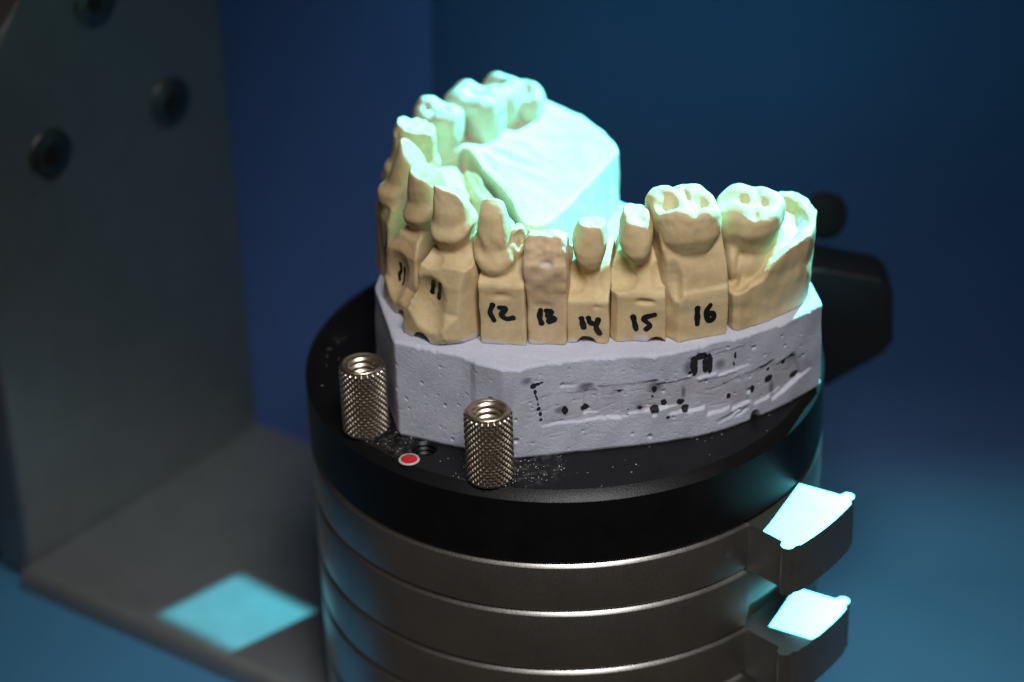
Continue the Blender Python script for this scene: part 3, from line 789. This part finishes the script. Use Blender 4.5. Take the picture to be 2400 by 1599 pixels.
# --- 11
def d11(g):
    plan = [(-.62, .02), (-.30, -.10), (.15, -.19), (.32, -.02), (.47, .26), (.48, 1.25), (-.42, 1.3)]
    b = smax(poly(plan, g.x, g.y), poly([(-.64, -.1), (.52, -.1), (.53, .9), (.44, 1.22), (.24, 1.40), (-.20, 1.40), (-.32, 1.1), (-.38, .72), (-.48, .50), (-.60, .36)], g.x, g.z), .06)
    b = smax(b, poly([(-.2, -.1), (-.2, .30), (-.02, .48), (.02, .9), (.10, 1.17), (.30, 1.28), (.42, 1.36), (.75, 1.40), (1.0, 1.28), (1.25, 1.2), (1.3, -.1)], g.y, g.z), .03)
    b = smax(b, -ell(g, (-.17, -.62, .74), (.56, .735, .74)), .03)        # hollowed panel
    b = smax(b, -ell(g, (-.14, .04, 1.36), (.26, .30, .25)), .02)       # bur facet left of the ridge
    b = smax(b, -ell(g, (.38, .16, 1.42), (.23, .32, .25)), .02)
    c = np.sqrt((g.x + .26) ** 2 + ((g.z + .06) * .9) ** 2) - .16
    b = smax(b, -np.maximum(c, g.y - .3), .02)
    b = smax(b, plane(g, (-.62, -.02, .0), (-.9, .2, -.55)), .02)
    b = smax(b, plane(g, (.36, -.04, .12), (.35, -.6, -.6)), .02)
    t = lambda u, v: .45 * np.clip(.55 - v, -.05, .35) - .05 * u
    s = loft(g, [(1.2, .04, .62, .26, .32), (1.42, .04, .60, .245, .30), (1.58, .03, .58, .29, .36), (1.69, .03, .57, .318, .385), (1.75, .02, .57, .30, .36), (1.81, .01, .58, .262, .29), (2.0, .0, .56, .243, .24), (2.18, -.02, .55, .225, .15), (2.34, -.03, .54, .19, .08)], t, 2.5, k=.04)
    s = smax(s, plane(g, (-.02, .45, 2.225), (.20, .45, 1)), .03)
    s = smax(s, plane(g, (.16, .52, 2.13), (1, .55, .72)), .03)
    f = smin(b, s, .04)
    ling = smax(poly([(-.42, -.1), (.46, -.1), (.40, 1.05), (-.36, 1.1)], g.x, g.z), poly([(.8, -.1), (.8, .9), (1.0, 1.02), (1.2, .9), (1.25, -.1)], g.y, g.z), .05)
    f = smin(f, ling, .08)
    return f + .005 * Waves(11, .18)(g) * ss(1.95, 2.15, g.z)
die('cream plaster die marked 11 with a flared notched foot and hollowed front', (-1.84, -2.1, -25), (-.75, -.3, -.05), (.65, 1.4, 2.35), d11, strokes=[[(-0.10, 0.92), (-0.145, 0.72)], [(0.025, 0.92), (-0.025, 0.67)]], grey=lambda u, v, w: .7 * ss(.10, .05, w + .04 * np.sin(u * 7) - .04 * ss(.1, .25, u)) * (v < .5), half=.036,
    stain=lambda u, v, w: np.maximum(.9 * ss(.03, .015, np.hypot(u + .22, w - .13)) * (v < .3), .55 * ss(.12, .04, np.hypot(np.hypot(u - .08, w - 2.2), (v - .6))) ))

# --- 21
def d21(g):
    plan = [(-.45, -.02), (.0, -.16), (.45, -.22), (.52, .1), (.48, 1.2), (-.42, 1.25)]
    b = smax(poly(plan, g.x, g.y), poly([(-.5, -.1), (.56, -.1), (.50, .30), (.36, .55), (.32, .92), (.20, 1.22), (-.20, 1.22), (-.34, .85), (-.42, .4)], g.x, g.z), .05)
    b = smax(b, poly([(-.25, -.1), (-.22, .22), (-.02, .42), (.04, .9), (.16, 1.12), (.34, 1.25), (.75, 1.28), (.95, 1.05), (1.0, -.1)], g.y, g.z), .03)
    b = smax(b, -ell(g, (-.06, -.64, .68), (.50, .74, .66)), .03)
    c = np.sqrt((g.x - .22) ** 2 + ((g.z + .05) * .9) ** 2) - .15
    b = smax(b, -np.maximum(c, g.y - .3), .02)
    t = lambda u, v: .40 * np.clip(.50 - v, -.05, .35)
    s = loft(g, [(1.1, .03, .58, .26, .34), (1.3, .03, .56, .245, .30), (1.46, .02, .54, .29, .35), (1.56, .02, .53, .31, .375), (1.63, .01, .54, .285, .34), (1.70, -.01, .55, .26, .285), (1.9, -.02, .56, .25, .27), (2.05, -.03, .56, .235, .235), (2.25, -.04, .56, .215, .20)], t, 2.4, k=.04)
    s = smax(s, plane(g, (-.03, .5, 2.06), (.20, -.06, 1)), .035)
    s = smax(s, plane(g, (.14, .6, 1.98), (1, .2, .70)), .03)
    return smin(b, s, .05) + .003 * Waves(21, .2)(g) * ss(1.75, 1.95, g.z)
die('glossy cream die marked 21, partly hidden behind die 11', (-2.40, -1.10, -52), (-.65, -.35, -.05), (.65, 1.35, 2.3), d21, mat=M_WAX, strokes=[[(-0.10, 0.68), (-0.09, 0.57), (-0.12, 0.50), (-0.09, 0.44)], [(-0.01, 0.64), (0.02, 0.42)]], half=.028,
    stain=lambda u, v, w: .6 * ss(.06, .02, np.hypot(np.hypot(u - .12, w - 1.95), (v - .5))))

# --- 22
def d22(g):
    b = smax(poly([(-.42, -.1), (.42, -.1), (.38, .8), (.36, 1.5), (-.34, 1.5), (-.40, .8)], g.x, g.z),
             poly([(-.06, -.1), (-.02, .4), (.0, 1.0), (.08, 1.25), (.3, 1.40), (.8, 1.35), (1.05, 1.1), (1.15, -.1)], g.y, g.z), .05)
    b = smax(b, -ell(g, (0, -.3, 1.2), (.5, .38, .10)), .05)
    s = loft(g, [(1.1, .0, .45, .30, .38), (1.35, .0, .40, .33, .42), (1.5, 0, .42, .34, .42), (1.6, 0, .45, .27, .32), (1.85, -.01, .48, .24, .25), (2.05, -.03, .48, .2, .16), (2.24, -.04, .48, .1, .08)], lambda u, v: .3 * np.clip(.45 - v, -.05, .3), 2.2, k=.05)
    s = smax(s, plane(g, (-.10, .45, 2.12), (.62, .62, .75)), .07)
    f = smin(b, s, .05)
    wp = [(-1.45, 1.50), (-1.26, 1.37), (-1.06, .66), (-.88, .04), (-.72, -.41), (-.64, -.66), (-.95, -.80), (-1.22, -.30), (-1.45, .30), (-1.75, .9), (-1.85, 1.45)]
    ca, sa = math.cos(R(-74)), math.sin(R(-74))
    lp = [((x + 2.70) * ca + (y + .02) * sa, -(x + 2.70) * sa + (y + .02) * ca) for x, y in wp]
    pl_ = poly(lp, g.x, g.y)
    # crest along the sawn edge, falling away towards the stumps
    ed = 1e9
    for (x0, y0), (x1, y1) in zip(lp[1:5], lp[2:6]):
        tt = np.clip(((g.x - x0) * (x1 - x0) + (g.y - y0) * (y1 - y0)) / ((x1 - x0) ** 2 + (y1 - y0) ** 2), 0, 1)
        ed = np.minimum(ed, np.hypot(g.x - x0 - tt * (x1 - x0), g.y - y0 - tt * (y1 - y0)))
    top = 1.02 - .05 * ss(.0, .12, ed) - .55 * ss(.14, .50, ed) + .05 * np.sin(g.x * 3.0)
    rg = smax(pl_, (g.z - top) * .8, .05)
    rg = smax(rg, -ell(g, (-1.25, 1.40, 1.12), (.30, .26, .22)), .04)
    return smin(f, rg, .06)
die('cream plaster die with a pointed stump behind die 21, number half out of sight', (-2.70, -.02, -74), (-1.45, -.2, -.05), (1.2, 2.05, 2.35), d22, mat=M_WAX, strokes=[[(0.30, 0.86), (0.31, 0.66), (0.22, 0.42)]], half=.028)

# --- 23
def d23(g):
    b = smax(poly([(-.42, -.1), (.42, -.1), (.38, .8), (.34, 1.35), (-.34, 1.35), (-.40, .8)], g.x, g.z),
             poly([(-.02, -.1), (0, 1.0), (.10, 1.2), (.35, 1.28), (.85, 1.05), (1.15, 1.02), (1.3, .8), (1.35, -.1)], g.y, g.z), .05)
    s = loft(g, [(.95, .0, .50, .32, .42), (1.2, .0, .46, .32, .42), (1.36, 0, .48, .33, .43), (1.46, 0, .50, .28, .36), (1.75, -.0, .52, .26, .33), (1.95, -.01, .52, .24, .30), (2.1, -.02, .52, .18, .22)], lambda u, v: .2 * np.clip(.45 - v, -.05, .3), 2.5, k=.03)
    s = smax(s, plane(g, (0, .5, 1.96), (.1, .28, 1)), .03)
    return smin(b, s, .05) + .012 * Waves(23, .14)(g) * ss(1.7, 1.9, g.z)
die('cream plaster die with a broad blunt stump, next to the palate section', (-2.70, 1.0, -84), (-.55, -.15, -.05), (.55, 1.45, 2.2), d23)

# ------------------------------------------------------------------ palate block with its four back teeth
def make_palate():
    root = empty('palate_block', (-.5, 1.5, Z0))
    tag(root, 'brightly lit palate section with four back teeth and a sawn side, rear of the model', 'palate section')
    ox, oy = -.5, 1.5
    plan_w = [(-1.30, 1.70), (-1.22, 1.52), (-1.10, 1.26), (-.90, .74), (-.75, .24), (-.67, -.25), (-.56, -.56), (-.42, -.66), (-.25, -.56), (.08, -.05), (.9, 1.78), (.955, 1.95), (.94, 2.15), (.76, 2.64), (.43, 3.30), (.10, 3.55), (-.5, 3.62), (-1.3, 3.4), (-2.0, 2.9), (-2.45, 2.4), (-2.45, 1.75), (-1.9, 1.60), (-1.50, 1.70)]
    plan = [(x - ox, y - oy) for x, y in plan_w]
    g = Grid((-2.1, -2.3, -.05), (1.6, 2.3, 1.5), .026)
    X, Y = g.x, g.y
    body = poly(plan, X, Y)
    d_in = -body
    # palate vault: nearly flat, rises towards the ridge on the left and back
    ridge = np.exp(-((poly([(-1.25, .75), (-.65, 1.25), (-.15, 1.75), (.25, 2.0), (.2, 2.3), (-1.9, 2.3), (-2.1, .6)], X, Y)).clip(0) / .30) ** 2)
    top = 1.00 + .18 * ridge - .05 * np.exp(-((X - .3) / .5) ** 2 - ((Y - .6) / .9) ** 2) + .05 * ss(.3, -1.6, Y)
    # folds in the vault
    for (x0, y0, an, L_, w_, a_) in ((-.35, .55, -.5, .35, .05, .035), (-.15, .25, -.55, .4, .06, -.03), (-.55, .25, -.9, .25, .05, .03), (.0, -.2, -.8, .5, .09, .022), (-.5, -.1, -1.1, .3, .06, -.022), (-.1, .9, -.35, .5, .08, .02), (.35, .3, -1.0, .5, .06, .014)):
        dx, dy = X - x0, Y - y0; p = dx * math.cos(an) + dy * math.sin(an); q = -dx * math.sin(an) + dy * math.cos(an)
        top = top + 1.5 * a_ * np.exp(-(p / L_) ** 2 - (q / w_) ** 2)
    top = top + .20 * ss(.55, .0, np.hypot(X + .95, Y - .35)) 
    F = smax(body, (g.z - top) * .9, .05)
    F = smax(F, -ell(g, (-.93, .22, .95), (.10, .10, .3)), .03)
    # saw marks on the cut side
    F = F + .006 * np.sin(16 * (X * .5 + Y * .85)) * ss(.95, .7, g.z) * ss(-.3, .0, X) + .006 * Waves(99, .5)(g)
    F = np.maximum(F, -(g.z - .002))
    sculpt('palate', F, g, M_PAL, (0, 0, 0), 0, root)
    # teeth: (cx, cy, a, b, top, rot, cusps...)
    def tooth(cx, cy, a, b, zt, rot, cusps, foss, lean=(0, 0), n=2.6, seed=1, z0=.75):
        gg = Grid((-.75, -.75, .6), (.75, .75, zt + .35), .024)
        lf = loft(gg, [(z0 - .2, 0, 0, a * .82, b * .82), (z0 + .1, 0, 0, a * .90, b * .90), (zt - .35, lean[0] * .6, lean[1] * .6, a, b), (zt + .3, lean[0], lean[1], a * .78, b * .78)], None, n, rot=0, k=.02)
        Hh = zt - .22 + 0 * (gg.x + gg.y)
        for (u, v, ru, rv, hg) in cusps + foss: Hh = Hh + hg * np.exp(-((gg.x - u) / ru) ** 2 - ((gg.y - v) / rv) ** 2)
        f = smax(lf, (gg.z - Hh) * .75, .06) + .008 * Waves(seed, .25)(gg)
        o, _ = sculpt('tooth', f, gg, M_PAL, (cx - ox, cy - oy, 0), rot, root)
        return o
    # premolar, first molar, second molar, third molar (from the front to the back)
    tooth(-1.84, 2.04, .40, .34, 1.92, R(-35), [(-.2, .0, .22, .27, .22), (.2, .0, .2, .24, .13)], [(.02, .03, .08, .2, -.06), (.20, -.02, .045, .045, -.10), (-.10, -.14, .045, .045, -.09), (0, -.12, .05, .05, -.06)], seed=24)
    tooth(-1.27, 2.66, .46, .40, 1.86, R(-40), [(-.26, .1, .22, .2, .20), (-.15, -.2, .2, .18, .14), (.28, -.16, .22, .2, .12), (.22, .2, .2, .18, .15)], [(.0, .0, .10, .10, -.07), (.1, .1, .05, .2, -.04)], seed=25, n=3.4, z0=.85)
    tooth(-.86, 3.12, .36, .40, 1.77, R(-30), [(-.18, .16, .22, .2, .19), (.16, .12, .2, .2, .17), (.1, -.2, .18, .18, .14)], [(.0, .0, .09, .10, -.06)], seed=26, n=3.0, z0=.85)
    tooth(-.50, 3.28, .33, .30, 1.62, R(-25), [(-.12, .12, .18, .18, .14), (.12, .08, .18, .18, .16)], [(.0, -.05, .10, .12, -.06)], seed=27, n=3.0, z0=.85)
make_palate()

# ------------------------------------------------------------------ black clamp arm with knob, behind the base on the right
def make_arm():
    root = empty('clamp_arm', (4.2, 2.8, -2.2))
    tag(root, 'black clamp arm with chamfered end, blurred behind the right end of the base', 'clamp arm')
    pts = [(2.6, .10), (4.28, .04), (5.26, -.20), (5.45, -.41), (5.5, -1.36), (5.33, -1.62), (4.44, -2.2), (3.3, -2.38)]
    bm = prism_bm([(x - 4.2, z + 2.2) for x, z in pts], -.45, .45, .06, 3)
    for v in bm.verts: v.co = Vector((v.co.x, v.co.z, v.co.y))
    o = bm_obj('arm', bm, M_DARK, root, True); o.data.set_sharp_from_angle(angle=R(30))
    V, F = lathe([(0, .16), (.34, .16), (.42, .12), (.46, .04), (.46, -.12), (.38, -.16), (0, -.16)], 64)
    k = mesh_obj('knob', V, F, M_KNOB, root, True, (.32, 1.2, 2.35)); k.scale = (.85, .85, .85); k.rotation_euler = (R(75), 0, R(20)); k.data.set_sharp_from_angle(angle=R(40))
    V, F = lathe([(.10, -1.0), (.10, .0)], 24)
    s = mesh_obj('spindle', V, F, M_DARK, k, True); 
    V, F = lathe([(0, .168), (.07, .168), (.09, .15)], 24)
make_arm()

# ------------------------------------------------------------------ L shaped bracket
def make_bracket():
    A = Vector((-9.51, 3.40, -6)); B = Vector((-5.72, 7.84, -6)); dr = (B - A).normalized(); ang = math.atan2(dr.y, dr.x)
    root = empty('scanner_bracket', A, ang)          # local x along the wall, local y away to the left, z up
    tag(root, 'grey metal L bracket standing at the left with dark countersunk screws', 'bracket')
    # upright plate: outline in (x, z)
    out = [(0, -.42), (5.84, -.42), (5.84, 14.0), (3.4, 14.0), (2.2, 11.2), (1.45, 10.27), (.99, 9.85), (.5, 9.2), (.25, 8.6), (.08, 7.8), (0, 7.0)]
    bm = prism_bm(out, 0, .9, .10, 3)
    for v in bm.verts: v.co = Vector((v.co.x, v.co.z, v.co.y))
    o = bm_obj('upright_plate', bm, M_BRKT, root, True); o.data.set_sharp_from_angle(angle=R(30))
    # base plate reaching to the right, under the column
    E_ = Vector((-4.4, -.28, -6)); inv = Matrix.Rotation(-ang, 4, 'Z')
    e = inv @ (E_ - A); d = Vector((e.x, e.y, 0)).normalized()
    nf = Vector((-.004, 0, 0)) + Vector((d.y, -d.x, 0)) * .24
    if nf.x > 0: nf = -nf
    p0 = Vector((0, -.004, 0)) + nf; p1 = p0 + d * 9.6; p3 = Vector((5.84, -.004, 0)); p2 = p3 + d * 9.6
    bm = prism_bm([tuple(q[:2]) for q in (p0, p1, p2, p3)][::-1], -.42, 0)
    fe = [e_ for e_ in bm.edges if all(v.co.z > -.01 for v in e_.verts) and all(abs((Vector((v.co.x, v.co.y, 0)) - p0).cross(d).z) < .05 for v in e_.verts)]
    bmesh.ops.bevel(bm, geom=fe, offset=.26, segments=4, affect='EDGES', profile=.5)
    o = bm_obj('base_plate', bm, M_BRKT, root, True); o.data.set_sharp_from_angle(angle=R(30))
    for (x, z) in ((4.42, 7.34), (1.66, 7.42), (3.0, 9.72)):
        V, F = lathe([(.23, .05), (.26, .035), (.40, .03), (.45, .02), (.46, -.03)], 48)
        s = mesh_obj('screw', V, F, M_SCREW, root, True, (x, -.012, z)); s.rotation_euler = (R(90), 0, 0)
        ring = [(.20 * math.cos(math.pi / 3 * k), .20 * math.sin(math.pi / 3 * k)) for k in range(6)]
        bm = prism_bm(ring, -.02, .036, .0)
        bm_obj('hex_socket', bm, M_SOCK, s, False)
        V, F = lathe([(0, .018), (.235, .034)], 32); mesh_obj('recess', V, F, M_SCREW, s)
    return root
make_bracket()

# ------------------------------------------------------------------ the painted chamber: floor and two rear walls
def quad(name, pts, mat, label=None):
    o = mesh_obj(name, pts, [(0, 1, 2, 3)], mat, None, False); tag(o, kind='structure'); return o
quad('floor', [(-40, -1.5, -9), (60, -1.5, -9), (60, 40, -9), (-40, 40, -9)], M_FLOOR)
bm = prism_bm([(-30, -1.6), (-1.2, -1.6), (-1.2, 3.6), (-5.6, 7.2), (-30, 7.2)], -8.99, -6.43, .06, 2)
pf_ = bm_obj('platform', bm, M_PLAT); tag(pf_, kind='structure')
WX = -2.35
def coved(name, p, q, top, r, mat):
    p, q = np.array(p, float), np.array(q, float); d = (q - p) / np.linalg.norm(q - p); nv = np.array([d[1], -d[0]])
    prof = [(r * (1 - math.sin(t)), r * (1 - math.cos(t))) for t in np.linspace(0, math.pi / 2, 24)] + [(0, top + 9)]
    V = [];
    for e in (p, q):
        for a_, z_ in prof: V.append((e[0] + nv[0] * a_, e[1] + nv[1] * a_, -9 + z_ + .004))
    k = len(prof); o = mesh_obj(name, V, [(i, i + 1, k + i + 1, k + i) for i in range(k - 1)], mat); tag(o, kind='structure')
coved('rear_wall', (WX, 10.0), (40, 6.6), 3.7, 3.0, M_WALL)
quad('side_wall', [(-30, 9.2, -9), (WX - .002, 9.2, -9), (WX + .30, 9.2, 3.6), (-30, 9.2, 4.2)], M_SIDE)

# ------------------------------------------------------------------ lights
w = bpy.data.worlds.new('World'); scene.world = w; w.use_nodes = True
bg = w.node_tree.nodes['Background']; bg.inputs[0].default_value = (.48, .40, .34, 1); bg.inputs[1].default_value = .072

def area(name, loc, target, size, size_y, power, col):
    l = bpy.data.lights.new(name, 'AREA'); l.shape = 'RECTANGLE'; l.size = size; l.size_y = size_y; l.energy = power; l.color = col
    o = bpy.data.objects.new(name, l); COL.objects.link(o); o.location = loc
    o.rotation_euler = (Vector(target) - Vector(loc)).to_track_quat('-Z', 'Y').to_euler(); return o
rl = bpy.data.lights.new('room_lamp', 'SPOT'); rl.energy = 47000; rl.color = (1.0, .985, .975); rl.shadow_soft_size = 6.0
rl.spot_size = R(46); rl.spot_blend = 1.0
ro = bpy.data.objects.new('room_lamp', rl); COL.objects.link(ro); ro.location = (3, -19, 29)
ro.rotation_euler = (Vector((.5, -7.0, 1.0)) - ro.location).to_track_quat('-Z', 'Y').to_euler()

# the scanner's projector: a sharp rectangular beam from behind on the right
SRC = Vector((12.5, 15.0, 17.0))
pl = bpy.data.lights.new('scanner_projector', 'SPOT'); pl.energy = 190000; pl.color = (.13, .82, 1.0); pl.shadow_soft_size = .12
pl.spot_size = R(60); pl.spot_blend = .02
po = bpy.data.objects.new('scanner_projector', pl); COL.objects.link(po); po.location = SRC
aim = Vector((-.5, 0, .5)); dz = (SRC - aim).normalized()                  # local +Z points back at the lamp
dx = Vector((0, 0, 1)).cross(dz).normalized(); dy = dz.cross(dx)
po.matrix_world = Matrix(((dx.x, dy.x, dz.x, SRC.x), (dx.y, dy.y, dz.y, SRC.y), (dx.z, dy.z, dz.z, SRC.z), (0, 0, 0, 1)))
def beam(p):
    q = po.matrix_world.inverted() @ Vector(p); return q.x / -q.z, q.y / -q.z
print('BEAM', {k: beam(v) for k, v in dict(A=(-5.79, 2.8, -6), B=(-4.24, 1.63, -6), D=(-7.06, 1.71, -6), tab1=(4.22, -2.51, -1.2), tab2=(4.13, -2.54, -3.1), tab2b=(3.48, -2.1, -3.1), pal=(.9, 1.8, 1.5), palback=(-.3, 3.6, 3.3), baseR=(3.78, -1.3, 1.5), dieL=(-2.6, 1, 3.5), d11=(-2, -1.6, 3.7)).items()})
pl.use_nodes = True
nt = pl.node_tree; em = nt.nodes['Emission']
tc = N(nt, 'ShaderNodeTexCoord'); sp = N(nt, 'ShaderNodeSeparateXYZ'); nt.links.new(tc.outputs['Normal'], sp.inputs[0])
def M(op, a, b=None):
    m = N(nt, 'ShaderNodeMath', operation=op)
    for i, v in enumerate((a, b)):
        if v is None: continue
        if isinstance(v, (int, float)): m.inputs[i].default_value = v
        else: nt.links.new(v, m.inputs[i])
    return m.outputs[0]
zz_ = M('ABSOLUTE', sp.outputs[2])
bx = M('DIVIDE', sp.outputs[0], zz_); by = M('DIVIDE', sp.outputs[1], zz_)
inside = M('MULTIPLY', M('MULTIPLY', M('LESS_THAN', bx, .188), M('GREATER_THAN', bx, -.23)), M('MULTIPLY', M('GREATER_THAN', by, -.135), M('LESS_THAN', by, .24)))
# the projected frame is cut off obliquely at its far lower corner
cx_, cy_ = beam((-5.62, .53, -6)); dx_, dy_ = beam((-7.06, 1.71, -6))
slope = (dy_ - cy_) / (dx_ - cx_)
lim = M('MULTIPLY_ADD', M('SUBTRACT', bx, cx_), slope); lim.node.inputs[2].default_value = cy_ - .0015
corner = M('MULTIPLY', M('GREATER_THAN', bx, .115), M('GREATER_THAN', by, lim))
nt.links.new(M('MULTIPLY', inside, M('SUBTRACT', 1.0, corner)), em.inputs['Strength'])
scene.view_settings.view_transform = 'Standard'; scene.view_settings.look = 'None'; scene.view_settings.exposure = 0
scene.cycles.max_bounces = 8; scene.cycles.use_denoising = True
scene.cycles.sample_clamp_indirect = 6
